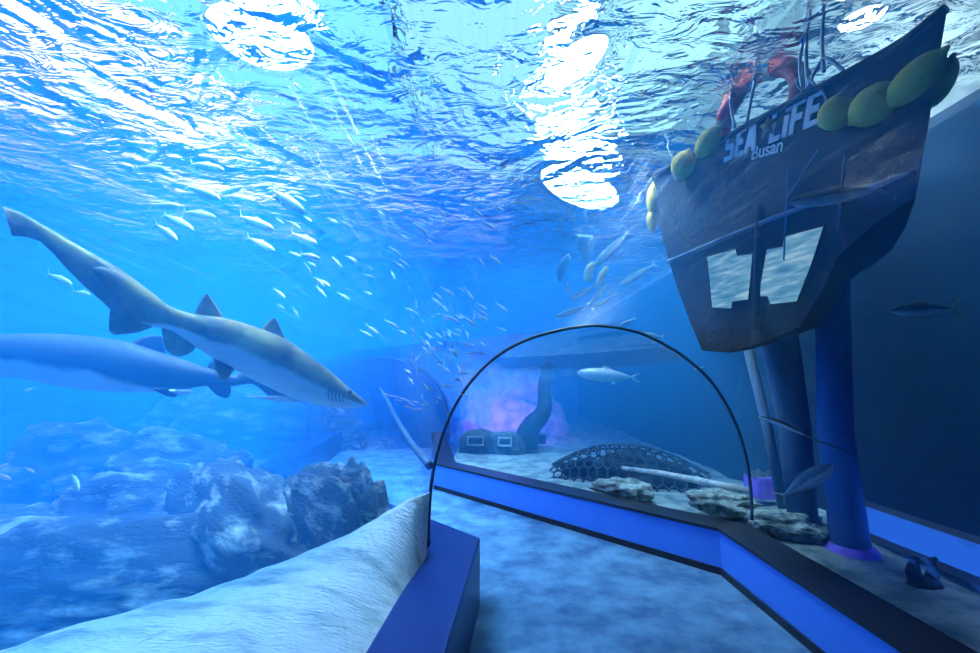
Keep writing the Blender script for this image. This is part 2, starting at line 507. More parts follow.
# pale sand bank heaped against the left of the tunnel
crest = [atz(-330, 735, 0.36), atz(-120, 690, 0.40), at(40, 640, 2.0), at(110, 621, 2.12), at(180, 600, 2.25), at(260, 573, 2.45), at(330, 545, 2.66), at(385, 515, 2.9), at(414, 497, 3.02), at(430, 490, 3.08)]
foot = []
for k, p in enumerate(crest):
    yy = [-1.6, -0.2, 0.85, 1.3, 1.7, 2.05, 2.4, 2.7, 2.9, 3.03][k]
    foot.append(Vector((Lout[0] - WID * (Lout[1] - yy) + 0.03, yy, ZL - 0.04)))
back = [p + Vector((-0.75, 0.35, 0)) for p in crest]
for p in back: p.z = -0.45
NL = 130
cl = [Vector(p) for p in smooth_line(crest, NL)]; fl = [Vector(p) for p in smooth_line(foot, NL)]; bl = [Vector(p) for p in smooth_line(back, NL)]
bm = bmesh.new()
rows = []
for i in range(NL + 1):
    row = []
    for k in range(41):
        s = k / 40
        if s < 0.65:
            u = s / 0.65
            p = fl[i].lerp(cl[i], u)
            p.z = fl[i].z + (cl[i].z - fl[i].z) * (u ** 0.9)
            p.z += 0.05 * math.sin(PI * u)
        else:
            u = (s - 0.65) / 0.35
            p = cl[i].lerp(bl[i], u)
            p.z = cl[i].z + (bl[i].z - cl[i].z) * (u ** 1.6)
        p = p.copy()
        w = min(1, 6 * s) 
        p.z += w * (0.022 * noise.noise(p * 3.0) + 0.012 * noise.noise(p * 9.0))
        row.append(p)
    rows.append(row)
add_rows(bm, rows)
bmesh.ops.recalc_face_normals(bm, faces=bm.faces[:])
tag(link('bank_sand', bm, M['sand']), 'bright pale sand bank heaped along the left side of the tunnel', 'sand', kind='stuff')

# ------------------------------------------------------------------ reef rocks
def rock(name, label, c, size, rz, seed, mat, group=None, cat='rock', rough=0.30):
    ridge = 0.5 if size[0] > 0.4 else 0.25
    bm = bmesh.new()
    bmesh.ops.create_icosphere(bm, subdivisions=5, radius=1.0)
    off = Vector((seed * 3.7, seed * 1.3, seed * 7.1))
    for v in bm.verts:
        d = v.co.normalized()
        n = noise.noise(d * 1.3 + off) * rough * 1.3 + noise.noise(d * 3.1 + off) * rough * 0.55 + noise.noise(d * 7 + off) * rough * 0.22 + noise.noise(d * 15 + off) * rough * 0.1
        n += (0.3 - abs(noise.noise(Vector((d.x * 1.8, d.y * 1.8, d.z * 4.5)) + off))) * rough * ridge
        r = 1 + n
        v.co = Vector((d.x * r * size[0], d.y * r * size[1], d.z * r * size[2]))
    o = link(name, bm, mat)
    o.location = c; o.rotation_euler = (0, 0, rz)
    return tag(o, label, cat, group)
g_left = 'reef rocks left of the tunnel'
rock('reef_rock', 'large low rock with dusty ridged top just behind the sand bank', (-3.0, 3.55, -0.1), (1.75, 0.75, 0.62), 0.0, 1.0, M['rock'], g_left)
rock('reef_rock', 'humped rock with a bright curved top edge behind the large low rock', (-3.45, 4.55, 0.0), (0.95, 0.6, 0.62), 0.15, 2.4, M['rock'], g_left)
rock('reef_rock', 'small far rock with pale patches below the rear shark at far left', (-6.0, 6.6, 0.05), (0.85, 0.7, 0.95), 0.3, 3.1, M['rock'], g_left)
rock('reef_rock', 'broad far rock with pale streaks under the tail of the rear shark', (-4.0, 5.9, 0.05), (1.15, 0.7, 0.8), -0.2, 4.6, M['rock'], g_left)
rock('reef_rock', 'tall dark blue rock in the middle below the front shark head', (-2.2, 4.05, 0.1), (1.5, 0.45, 0.72), math.atan2(DF.y, DF.x) + 0.12, 5.2, M['rock'], g_left, rough=0.3)
rock('reef_rock', 'dark rock against the tunnel bend behind the top of the sand bank', (-1.25, 3.5, 0.3), (0.8, 0.21, 0.66), math.atan2(DF.y, DF.x), 6.8, M['rock'], g_left, rough=0.26)
rock('reef_rock', 'narrow dark rock under the curved pipe, left of the arch foot', (-0.93, 3.27, 0.42), (0.37, 0.13, 0.62), math.atan2(DF.y, DF.x), 15.8, M['rock'], g_left, rough=0.25)
rock('reef_rock', 'hazy rock mass far behind the tall middle rock', (-6.4, 11.5, 0.0), (2.6, 1.2, 1.5), 0.1, 7.7, M['rock'], g_left)
rock('reef_rock', 'dim rock lying at the left edge behind the large low rock', (-5.3, 4.7, -0.2), (1.0, 0.7, 0.5), 0.1, 8.3, M['rock'], g_left)

# ------------------------------------------------------------------ sharks
def shark_body(bm, st, Yf, wid, layer, n=70, m=26, belly0=0.3):
    """st: (top px, top py, bottom px, bottom py) from tail root to snout"""
    ln = smooth_line(st, n)
    rings, cs = [], []
    for q in ln:
        t3, b3 = at(q[0], q[1], Yf(q[0])), at(q[2], q[3], Yf(q[2]))
        cs.append(((t3 + b3) / 2, (t3 - b3) / 2))
    for i, (c, h) in enumerate(cs):
        tg = (cs[min(i + 1, n)][0] - cs[max(i - 1, 0)][0]).normalized()
        s = tg.cross(h).normalized() * h.length * wid(i / n)
        row = []
        for k in range(m):
            a = 2 * PI * k / m
            v = bm.verts.new(c + h * math.cos(a) + s * math.sin(a))
            v[layer] = max(0.0, min(1.0, 0.5 - 0.62 * math.cos(a) - 0.16 + belly0 * (i / n - 0.5) - 0.7 * max(0.0, 0.35 - i / n) / 0.35))
            row.append(v)
        rings.append(row)
    for i in range(n):
        for k in range(m):
            bm.faces.new([rings[i][k], rings[i][(k + 1) % m], rings[i + 1][(k + 1) % m], rings[i + 1][k]])
    bm.faces.new(rings[0][::-1]); bm.faces.new(rings[-1])
    return cs
def P3(lst, Yf, dy=0.0, n=12):
    return [at(x, y, Yf(x) + dy) for x, y in smooth_line(lst, n)]

Y1 = lambda px: 2.1 + (px - 2) / 365.0 * 1.1
bm = bmesh.new(); lay = bm.verts.layers.float.new('belly')
st1 = [(84, 264, 84, 268), (112, 269, 112, 296), (132, 279, 130, 318), (155, 295, 151, 326), (171, 307, 168, 330), (194, 314, 185, 340), (218, 317, 205, 353), (240, 322, 224, 364), (264, 330, 246, 376), (287, 340, 270, 388),
       (310, 356, 292, 398), (330, 371, 314, 404.5), (346, 385, 334, 407.5), (358, 395, 350, 408), (365, 401, 362, 407.5), (367.4, 403.5, 366.8, 405.5)]
shark_body(bm, st1, Y1, lambda s: 0.75 + 0.3 * s, lay, belly0=0.42)
add_fin(bm, P3([(150, 292), (132, 277), (110, 263), (89, 251.5), (50, 229), (22, 213), (2.5, 206)], Y1), P3([(152, 326), (124, 322), (104, 303), (86, 288), (66, 268), (40, 241), (12, 236)], Y1), 0.035, layer=lay)
add_fin(bm, P3([(124, 285), (114, 300), (109, 316), (109, 331)], Y1), P3([(160, 324), (150, 328), (135, 333), (115, 335)], Y1), 0.022, layer=lay)
add_fin(bm, P3([(192, 320), (198, 306), (203, 297), (206, 294)], Y1), P3([(228, 324), (221, 313), (214, 302), (208, 294.5)], Y1), 0.018, layer=lay)
add_fin(bm, P3([(258, 334), (264, 326), (269, 320), (272, 318)], Y1), P3([(290, 346), (283, 334), (279, 324), (275, 318.5)], Y1), 0.018, layer=lay)
add_fin(bm, P3([(161, 324), (163, 338), (166, 349), (172, 355)], Y1), P3([(196, 346), (193, 351), (187, 355), (179, 357)], Y1), 0.016, layer=lay)
# pectoral fins: near one trails back along the flank, far one spreads away below
add_fin(bm, [at(291, 384, 2.90), at(276, 380, 2.84), at(256, 371, 2.78), at(236, 362, 2.74)], [at(284, 392, 2.92), at(268, 377, 2.86), at(250, 366, 2.79), at(234, 361, 2.75)], 0.012, layer=lay, val=0.0)
add_fin(bm, [at(300, 402, 3.05), at(284, 402, 3.12), at(262, 399, 3.2), at(248, 397, 3.24)], [at(280, 396, 3.05), at(270, 396, 3.12), at(256, 396, 3.2), at(246, 396, 3.24)], 0.012, layer=lay, val=0.9)
add_fin(bm, [at(212, 356, 2.74), at(214, 364, 2.72), at(217, 372, 2.70), at(221, 379, 2.68)], [at(236, 366, 2.80), at(233, 371, 2.76), at(230, 376, 2.72), at(225, 380, 2.69)], 0.012, layer=lay)
sh = tag(link('sand_tiger_shark', bm, M['shark']), 'olive and white shark nearest the glass, head low at right and long tail raised', 'shark')
bm = bmesh.new(); bmesh.ops.create_uvsphere(bm, u_segments=12, v_segments=8, radius=0.014)
eo = link('eye', bm, M['eye'], sh); eo.location = at(350, 392, 2.98)
bm = bmesh.new()
for k in range(5):
    add_tube(bm, [at(330 + k * 3.6, 386 + k * 1.6, Y1(330 + k * 3) - 0.125), at(328 + k * 3.6, 394 + k * 1.2, Y1(330 + k * 3) - 0.13), at(329.5 + k * 3.6, 400 + k * 0.6, Y1(330 + k * 3) - 0.115)], 0.003, 6)
link('gill_slits', bm, M['hull'], sh)

Y2 = lambda px: 2.8 + (px + 170) / 440.0 * 0.7
bm = bmesh.new(); lay = bm.verts.layers.float.new('belly')
st2 = [(240, 377, 238, 386), (209, 368, 207, 386), (175, 357, 172, 391), (136, 344, 134, 392.5), (97, 337, 96, 391), (58, 334, 56, 386), (20, 334, 18, 378), (-30, 336, -32, 374), (-75, 342, -78, 374), (-120, 352, -122, 376), (-150, 362, -151, 376), (-162, 368, -162, 373)]
shark_body(bm, st2, Y2, lambda s: 0.8 + 0.25 * s, lay, belly0=0.25)
add_fin(bm, P3([(232, 377), (245, 372), (262, 372), (275, 374), (290, 378)], Y2), P3([(236, 386), (252, 384), (262, 390), (272, 398), (286, 400)], Y2), 0.02, layer=lay)
add_fin(bm, P3([(128, 344), (140, 338), (152, 335), (160, 336)], Y2), P3([(165, 354), (166, 348), (165, 342), (162, 337)], Y2), 0.018, layer=lay)
add_fin(bm, P3([(206, 370), (210, 362), (215, 357), (219, 355)], Y2), P3([(232, 376), (229, 368), (225, 361), (221, 356)], Y2), 0.014, layer=lay)
add_fin(bm, P3([(205, 382), (211, 390), (218, 396), (225, 398)], Y2), P3([(231, 384), (231, 390), (230, 395), (228, 398)], Y2), 0.014, layer=lay)
add_fin(bm, P3([(150, 388), (158, 392), (166, 396), (172, 397)], Y2, -0.1), P3([(170, 388), (176, 391), (178, 394), (176, 397)], Y2, -0.13), 0.012, layer=lay)
add_fin(bm, P3([(168, 390), (176, 394), (184, 395), (192, 392)], Y2, -0.2), P3([(178, 390), (184, 390), (189, 390), (193, 391)], Y2, -0.22), 0.012, layer=lay, val=1.0)
sh2 = tag(link('sand_tiger_shark', bm, M['shark2']), 'blue grey shark with white belly passing behind the front shark, head beyond the left edge', 'shark')

# ------------------------------------------------------------------ fish
def fish_mesh(name, bm_mat, girth, thick, bend, fork=0.13, fins=True):
    """unit-length fish along +X: head at +0.5, tail fork at -0.5"""
    bm = bmesh.new(); lay = bm.verts.layers.float.new('belly')
    prof = [(0.5, 0.004), (0.47, 0.035), (0.4, 0.072), (0.28, 0.1), (0.1, 0.11), (-0.1, 0.088), (-0.26, 0.05), (-0.36, 0.02), (-0.4, 0.016)]
    ln = smooth_line(prof, 26)
    by = lambda x: bend * math.sin((x + 0.5) * PI * 1.2)
    rings = []
    for x, r in ln:
        row = []
        for k in range(14):
            a = 2 * PI * k / 14
            v = bm.verts.new((x, by(x) + math.sin(a) * r * thick * 10, math.cos(a) * r * girth * 10))
            v[lay] = 0.5 - 0.6 * math.cos(a)
            row.append(v)
        rings.append(row)
    for i in range(len(rings) - 1):
        for k in range(14):
            bm.faces.new([rings[i][k], rings[i][(k + 1) % 14], rings[i + 1][(k + 1) % 14], rings[i + 1][k]])
    bm.faces.new(rings[0][::-1]); bm.faces.new(rings[-1])
    V = lambda x, z: Vector((x, by(x), z))
    add_fin(bm, [V(-0.37, 0.012), V(-0.42, 0.05), V(-0.47, fork * 0.8), V(-0.5, fork)], [V(-0.38, -0.004), V(-0.43, 0.012), V(-0.465, 0.06), V(-0.5, fork - 0.02)], 0.006, 5, lay, 0.5)
    add_fin(bm, [V(-0.37, -0.012), V(-0.42, -0.05), V(-0.47, -fork * 0.8), V(-0.5, -fork)], [V(-0.38, 0.004), V(-0.43, -0.012), V(-0.465, -0.06), V(-0.5, -fork + 0.02)], 0.006, 5, lay, 0.5)
    if fins:
        g = girth * 10
        add_fin(bm, [V(0.12, 0.10 * g), V(0.09, 0.13 * g), V(0.06, 0.15 * g)], [V(-0.12, 0.075 * g), V(-0.06, 0.1 * g), V(0.02, 0.145 * g)], 0.004, 5, lay)
        add_fin(bm, [V(-0.02, -0.09 * g), V(-0.05, -0.12 * g), V(-0.08, -0.14 * g)], [V(-0.2, -0.06 * g), V(-0.15, -0.09 * g), V(-0.1, -0.135 * g)], 0.004, 5, lay)
        add_fin(bm, [Vector((0.24, by(0.24) - 0.07 * thick * 10, -0.02)), Vector((0.18, by(.18) - 0.12 * thick * 10, -0.05)), Vector((0.12, by(.12) - 0.14 * thick * 10, -0.07))],
                [Vector((0.2, by(0.2) - 0.08 * thick * 10, -0.045)), Vector((0.15, by(.15) - 0.11 * thick * 10, -0.06)), Vector((0.115, by(.115) - 0.135 * thick * 10, -0.075))], 0.003, 5, lay, 0.5)
    me = bpy.data.meshes.new(name); bm.normal_update(); bm.to_mesh(me); bm.free()
    for p in me.polygons: p.use_smooth = True
    me.materials.append(bm_mat)
    return me
def aim(head, tail):
    d = (head - tail); L = d.length
    x = d.normalized(); y = Vector((0, 0, 1)).cross(x)
    y.normalize(); z = x.cross(y)
    return Matrix(((x.x, y.x, z.x), (x.y, y.y, z.y), (x.z, y.z, z.z))).to_euler(), L
def put(name, me, head, tail, label, cat='fish', group=None, eye=True):
    o = bpy.data.objects.new(name, me); COL.objects.link(o)
    rot, L = aim(head, tail)
    o.location = (head + tail) / 2; o.rotation_euler = rot; o.scale = (L, L, L)
    tag(o, label, cat, group)
    if eye:
        for s in (-1, 1):
            eo = bpy.data.objects.new('eye', EYE); COL.objects.link(eo); eo.parent = o
            eo.location = (0.425, s * 0.05, 0.012)
    return o
bm = bmesh.new(); bmesh.ops.create_uvsphere(bm, u_segments=10, v_segments=6, radius=0.011)
EYE = bpy.data.meshes.new('eye'); bm.to_mesh(EYE); bm.free(); EYE.materials.append(M['eye'])

SLIM = [fish_mesh('slim_fish', M['fish'], 0.085, 0.055, b) for b in (0.0, 0.03, -0.03)]
near_school = [
 ((133.7, 168), (165, 168.7), 'topmost left silver fish of the upper school, arched back'),
 ((170.7, 170.3), (202, 176.4), 'silver fish behind the uppermost one, forked tail raised'),
 ((188.7, 163.6), (224, 170), 'uppermost silver fish of the school left of the white glare'),
 ((185, 185), (220.8, 200), 'silver fish diving right in the middle of the upper school'),
 ((214.5, 193.4), (243.7, 187), 'silver fish rising to the right, the only one of the school pointing up'),
 ((226, 195), (253.8, 200.6), 'level silver fish just under the rising one'),
 ((269.5, 187.8), (305.4, 213), 'thin silver fish diving at right of the upper school'),
 ((149.4, 204), (180.8, 206.7), 'faint silver fish at the left of the school, below the topmost row'),
 ((182.6, 211.8), (215, 216.8), 'silver fish low in the centre of the school, nearly level'),
 ((161.7, 213), (193.8, 230.5), 'bright silver fish diving steeply, second lowest at left of the school'),
 ((152.8, 222.6), (178, 241), 'bright plump silver fish diving, lowest at left of the school'),
 ((238, 215.2), (273.3, 229.4), 'silver fish with wide forked tail in the lower right of the school'),
 ((245.5, 236.5), (274.4, 250.5), 'lowest silver fish at right of the school above the shark back'),
 ((289.7, 232.5), (317.8, 244.4), 'rearmost silver fish of the upper school at far right'),
 ((299.8, 253.4), (320, 259), 'small silver fish below the rearmost one of the upper school'),
 ((46.5, 273), (72, 285), 'small silver fish under the raised shark tail, the left one'),
 ((72, 291), (91, 295.5), 'tiny silver fish under the raised shark tail, the right one'),
 ((62, 109), (109, 121), 'pale green fish alone near the bright ripples at upper left'),
 ((55.6, 124.6), (84, 128), 'dim fish close beneath the pale green one at upper left'),
 ((165, 97.6), (181, 107), 'small pale fish left of the white glare, highest in the tank'),
 ((72, 100), (98, 106), 'thin faint fish just above the pale green one at upper left'),
]
for k, (t, h, lab) in enumerate(near_school):
    Y = 3.9 + 0.5 * math.sin(k * 1.7)
    put('silver_fish', SLIM[k % 3], at(h[0], h[1], Y - 0.05), at(t[0], t[1], Y + 0.05), lab, group='silver fish of the upper school')

# dense far school left of the arch, filled out where waves reflect in streaks
sw = [((280, 30), (350, 75)), ((290, 155), (370, 200)), ((20, 185), (90, 225)), ((130, 215), (170, 255)), ((440, 140), (435, 215)), ((315, 225), (335, 255)), ((370, 225), (378, 250)),
      ((400, 240), (415, 275)), ((350, 285), (365, 310)), ((405, 280), (415, 310)), ((300, 270), (325, 290)), ((465, 285), (490, 310)), ((455, 335), (485, 345)), ((410, 345), (440, 375)),
      ((330, 330), (360, 360)), ((380, 370), (400, 392)), ((320, 350), (345, 372)), ((195, 310), (222, 330)), ((240, 315), (275, 340)), ((310, 485), (345, 492)), ((335, 505), (358, 512)), ((300, 412), (318, 428)), ((205, 335), (225, 345))]
far = [((380 + a[0] * .2143, 280 + a[1] * .2143), (380 + b[0] * .2143, 280 + b[1] * .2143)) for a, b in sw]
rnd = random.Random(11)
while len(far) < 95:
    x, y = rnd.gauss(438, 22), rnd.gauss(348, 26)
    if not (395 < x < 490 and 285 < y < 405): continue
    if (x - 590) ** 2 / 155 ** 2 + (y - 480) ** 2 / 152 ** 2 < 1: continue
    a = rnd.gauss(0.75, 0.45); l = rnd.uniform(5, 11)
    far.append(((x, y), (x + l * math.cos(a), y + l * math.sin(a))))
while len(far) < 150:  # fish added in place of reflected wave streaks
    x, y = rnd.uniform(270, 500), rnd.uniform(190, 330)
    a = rnd.gauss(0.7, 0.2); l = rnd.uniform(9, 17)
    far.append(((x, y), (x + l * math.cos(a), y + l * math.sin(a))))
for k, (t, h) in enumerate(far):
    Y = rnd.uniform(3.7, 4.8) if t[1] < 290 else rnd.uniform(4.4, 5.2) if t[1] < 338 else 3.13 if t[0] > 422 else rnd.uniform(3.3, 3.6)
    put('silver_fish', SLIM[k % 3], at(h[0], h[1], Y), at(t[0], t[1], Y + rnd.uniform(-0.06, 0.06)), 'tiny silver fish of the dense school left of the arch, some in place of wave streaks', group='dense school left of the arch', eye=False)
PINK = fish_mesh('pink_fish', M['fish_pink'], 0.12, 0.06, 0.0, fins=False)
for k in range(14):
    x = 385 + k * 2.6 + rnd.uniform(-3, 3); y = 396 + k * 0.8 + rnd.uniform(-4, 4); l = rnd.uniform(5, 9)
    put('pink_fish', PINK, at(x + l, y + 2, 3.45), at(x, y, 3.45), 'small pink fish in the loose cluster left of the arch', group='pink fish cluster left of the arch', eye=False)
for (t, h, lab) in (((-6, 470), (9, 464), 'pink fish at the left edge, the upper of two'), ((-4, 473), (11, 480), 'pink fish at the left edge, the lower of two'), ((24, 467), (35, 473), 'small pink fish right of the pair at the left edge'), ((36, 388), (24, 391), 'pink fish under the belly of the rear shark')):
    put('pink_fish', PINK, at(h[0], h[1], 4.6), at(t[0], t[1], 4.6), lab, group='pink fish at the left edge')
YEL = fish_mesh('yellow_green_fish', M['fish_yellow'], 0.15, 0.07, 0.02)
put('yellow_green_fish', YEL, at(79, 491, 4.0), at(71, 473, 4.1), 'small yellow green fish nosing down among the left rocks')

MACK = [fish_mesh('mackerel', M['mackerel'], 0.075, 0.055, b) for b in (0.0, 0.025)]
mk = [((630, 230), (593.5, 267), 5.0, 'long blue fish with black tail, highest of the group over the arch'),
      ((657, 263), (620, 285.7), 5.0, 'blue fish diving left, rightmost of the group over the arch'),
      ((598, 284), (570, 300), 5.2, 'blue fish diving left, left one of the middle row over the arch'),
      ((608, 282.6), (590, 304.6), 4.9, 'blue fish diving steeply in the middle of the group over the arch'),
      ((618, 293.6), (591.6, 307.7), 5.0, 'blue fish lowest on the right of the group over the arch'),
      ((592, 304.6), (555, 317.5), 5.3, 'blue fish lowest on the left, touching the arch top in view'),
      ((566, 281), (572, 297), 5.3, 'small curved blue fish pointing down at left of the group over the arch'),
      ((636, 318), (620, 325), 4.6, 'faint small fish just above the top of the arch'),
      ((664, 337), (641, 333), 4.6, 'pale oval fish right of the arch top'),
      ((704, 367), (694, 369), 4.6, 'tiny pale fish at the right shoulder of the arch')]
for k, (t, h, Y, lab) in enumerate(mk):
    put('mackerel', MACK[k % 2], at(h[0], h[1], Y), at(t[0], t[1], Y), lab, group='blue fish over the arch')
put('mackerel', MACK[0], at(788, 203, 1.98), at(893, 187, 1.95), 'blue grey fish crossing in front of the hull below the lettering')
FJ = put('yellow_finned_fish', MACK[1], at(890, 311, 2.2), at(960, 309, 2.2), 'blue fish with yellow back and tail swimming left before the dark right wall')
bm = bmesh.new()
V = lambda x, z: Vector((x, 0, z))
add_fin(bm, [V(0.3, 0.06), V(0.1, 0.088), V(-0.1, 0.085)], [V(0.3, 0.075), V(0.1, 0.12), V(-0.16, 0.075)], 0.006)
add_fin(bm, [V(-0.4, 0.02), V(-0.45, 0.07), V(-0.53, 0.17)], [V(-0.41, -0.01), V(-0.48, 0.05), V(-0.53, 0.15)], 0.01)
add_fin(bm, [V(-0.4, -0.02), V(-0.45, -0.07), V(-0.53, -0.17)], [V(-0.41, 0.01), V(-0.48, -0.05), V(-0.53, -0.15)], 0.01)
link('yellow_fins', bm, M['fish_yellow'], FJ)
PALE = fish_mesh('pale_fish', M['fish'], 0.1, 0.09, 0.02, fork=0.07)
put('pale_fish', PALE, at(577, 373, 7.6), at(639, 378, 7.6), 'thick pale fish hovering under the surface, seen through the arch')
GRP = fish_mesh('teal_fish', M['mackerel'], 0.12, 0.08, 0.05)
put('teal_fish', GRP, at(833, 465, 3.15), at(779, 499, 3.35), 'dim teal fish tilted head up beside the blue post at right')

# ray seen edge on
bm = bmesh.new(); lay = bm.verts.layers.float.new('belly')
nU, nV = 26, 18
top, bot = [], []
for i in range(nU + 1):
    u = i / nU                       # nose 0 .. tail root 1
    hw = 0.62 * (math.sin(PI * min(1, u * 0.94 + 0.03)) ** 0.8) * (1 - 0.25 * u)
    rt, rb = [], []
    for k in range(nV + 1):
        s = -1 + 2 * k / nV
        y = s * hw
        th = 0.075 * (1 - abs(s) ** 1.5) * math.sin(PI * (0.06 + 0.88 * u)) ** 0.7
        zz = 0.16 * abs(s) ** 2 * hw
        a = bm.verts.new((0.5 - u * 0.95 - 0.1 * abs(s), y, zz + th)); a[lay] = 0.05
        b = bm.verts.new((0.5 - u * 0.95 - 0.1 * abs(s), y, zz - th * 0.5 - 0.002)); b[lay] = 1.0
        rt.append(a); rb.append(b)
    top.append(rt); bot.append(rb)
for i in range(nU):
    for k in range(nV):
        bm.faces.new([top[i][k], top[i][k + 1], top[i + 1][k + 1], top[i + 1][k]])
        bm.faces.new([bot[i][k], bot[i + 1][k], bot[i + 1][k + 1], bot[i][k + 1]])
for k in (0, nV):
    for i in range(nU):
        q = [top[i][k], top[i + 1][k], bot[i + 1][k], bot[i][k]]
        bm.faces.new(q if k else q[::-1])
for i in (0, nU):
    for k in range(nV):
        q = [top[i][k], top[i][k + 1], bot[i][k + 1], bot[i][k]]
        bm.faces.new(q[::-1] if i else q)
add_tube(bm, [(-0.4, 0, 0.01), (-0.8, 0.02, 0.0), (-1.3, 0.0, 0.03), (-2.1, -0.03, 0.02), (-3.0, 0.02, 0.06)], [0.035, 0.022, 0.016, 0.01, 0.005], 8)
o = tag(link('stingray', bm, M['ray']), 'flat ray seen edge on with long whip tail right of the arch', 'ray')
rot, L = aim(at(757, 415, 3.5), at(800, 433, 3.35))
o.rotation_euler = rot; o.location = at(780, 425, 3.4); o.scale = (L, L * 0.9, L)

# ------------------------------------------------------------------ boat
bm = bmesh.new()
add_tube(bm, [at(x, y, Y) for x, y, Y in smooth_line([(380, 388, 3.62), (388, 402, 3.52), (398, 422, 3.42), (412, 444, 3.3), (430, 466, 3.14)], 24)], [0.008 + 0.0009 * k for k in range(25)], 12)
tag(link('curved_pipe', bm, M['post_pale']), 'pale blue curved pipe running down beside the left foot of the arch', 'pipe')
S = 0.80
p0 = at(945, 60, 2.2 * S)
hd = Vector((-0.215, 0.977, 0)).normalized()
hn = Vector((-hd.y, hd.x, 0)).normalized()          # horizontally, towards the tunnel
if hn.x > 0: hn = -hn
def hp(px, py, off=0.0):                            # on the side of the hull, off metres proud of it
    return atp(px, py, p0 + hn * off, hn)
boat = empty('sunken_boat', p0 + Vector((0.5, 0.9, -1.0)), 'dark navy boat with white lettering and yellow buoys, hanging over the right side', 'boat')
bpos = boat.location.copy()
def part(name, bm, mat, parent=None, smooth=False):
    o = link(name, bm, mat, parent or boat, smooth)
    if parent is None or parent == boat:
        for v in o.data.vertices: v.co -= bpos
    else:
        for v in o.data.vertices: v.co -= bpos
    return o
outline = [(651, 176), (655, 200), (660, 228), (668, 258), (678, 290), (690, 322), (702, 350), (730, 352), (765, 342), (800, 327), (822, 290), (838, 256), (872, 226), (914, 198), (928, 120), (946, 8),
           (905, 40), (860, 66), (800, 98), (750, 124), (700, 152)]
bm = bmesh.new()
front = [hp(x, y) for x, y in outline]
cen = sum(front, Vector()) / len(front)
layers = []
hx = Vector((0.70, 0.71, 0))
for dist, sc_, dz in ((0.0, 1.0, 0.0), (0.03, 1.004, 0), (0.5, 0.95, 0.02), (1.1, 0.84, 0.06), (1.6, 0.68, 0.12)):
    layers.append([bm.verts.new(cen + (p - cen) * sc_ + hx * dist + Vector((0, 0, dz * 0))) for p in front])
n = len(front)
for a, b in zip(layers, layers[1:]):
    for i in range(n):
        bm.faces.new([a[i], a[(i + 1) % n], b[(i + 1) % n], b[i]])
bm.faces.new(layers[0]); bm.faces.new(layers[-1][::-1])
bm.normal_update(); bmesh.ops.triangulate(bm, faces=[f for f in bm.faces if len(f.verts) > 4])
bmesh.ops.recalc_face_normals(bm, faces=bm.faces[:])
part('hull', bm, M['hull'])
# gunwale along the top edge, strake lower down
bm = bmesh.new(); add_tube(bm, [hp(x, y, 0.01) for x, y in smooth_line([(651, 176), (700, 152), (750, 124), (800, 98), (860, 66), (905, 40), (946, 8)], 30)], 0.022, 8)
part('gunwale', bm, M['hull'], smooth=True)
bm = bmesh.new(); add_tube(bm, [hp(x, y, 0.02) for x, y in smooth_line([(668, 262), (720, 240), (790, 212), (860, 190), (914, 172)], 20)], 0.016, 8)
part('rubbing_strake', bm, M['post2'], smooth=True)
# cabin windows: panes glow in place of the rippled water light in them
def ripple_glow_pane():
    m, ns, ls, out = newmat('painted_ripple_glow')
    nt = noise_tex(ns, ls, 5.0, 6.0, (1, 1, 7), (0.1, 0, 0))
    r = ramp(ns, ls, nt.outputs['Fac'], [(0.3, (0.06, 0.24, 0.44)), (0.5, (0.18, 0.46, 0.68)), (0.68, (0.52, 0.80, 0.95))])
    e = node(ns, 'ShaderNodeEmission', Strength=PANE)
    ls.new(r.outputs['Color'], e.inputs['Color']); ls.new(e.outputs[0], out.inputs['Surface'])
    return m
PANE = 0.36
M['pane'] = ripple_glow_pane()
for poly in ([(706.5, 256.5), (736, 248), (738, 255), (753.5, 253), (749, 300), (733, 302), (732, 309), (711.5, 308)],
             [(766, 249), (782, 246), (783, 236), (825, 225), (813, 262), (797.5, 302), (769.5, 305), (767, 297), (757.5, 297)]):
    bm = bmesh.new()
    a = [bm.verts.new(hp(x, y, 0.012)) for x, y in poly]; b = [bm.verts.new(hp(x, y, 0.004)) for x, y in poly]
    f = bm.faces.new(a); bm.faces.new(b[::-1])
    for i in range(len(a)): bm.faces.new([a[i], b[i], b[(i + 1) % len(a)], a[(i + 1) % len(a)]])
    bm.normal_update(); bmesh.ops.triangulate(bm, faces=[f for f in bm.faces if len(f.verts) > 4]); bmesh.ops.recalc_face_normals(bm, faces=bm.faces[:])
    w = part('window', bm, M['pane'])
    w['label'] = 'window pane with painted glowing ripples'
    bm = bmesh.new()
    pl = [hp(x, y, 0.014) for x, y in poly]; pl.append(pl[0])
    for i in range(len(pl) - 1): add_tube(bm, [pl[i], pl[i + 1]], 0.006, 6)
    part('window_frame', bm, M['hull'], w)
bm = bmesh.new()
add_tube(bm, [hp(758, 205, 0.02), hp(757, 330, 0.02)], 0.02, 8)
part('window_mullion', bm, M['hull'], smooth=True)
bm = bmesh.new()
for x0, y0, x1, y1 in ((818, 150, 786, 200), (788, 170, 784, 260), (845, 155, 838, 230)):
    add_tube(bm, [hp(x0, y0, 0.012), hp(x1, y1, 0.012)], 0.006, 6)
part('hull_seams', bm, M['post'], smooth=True)

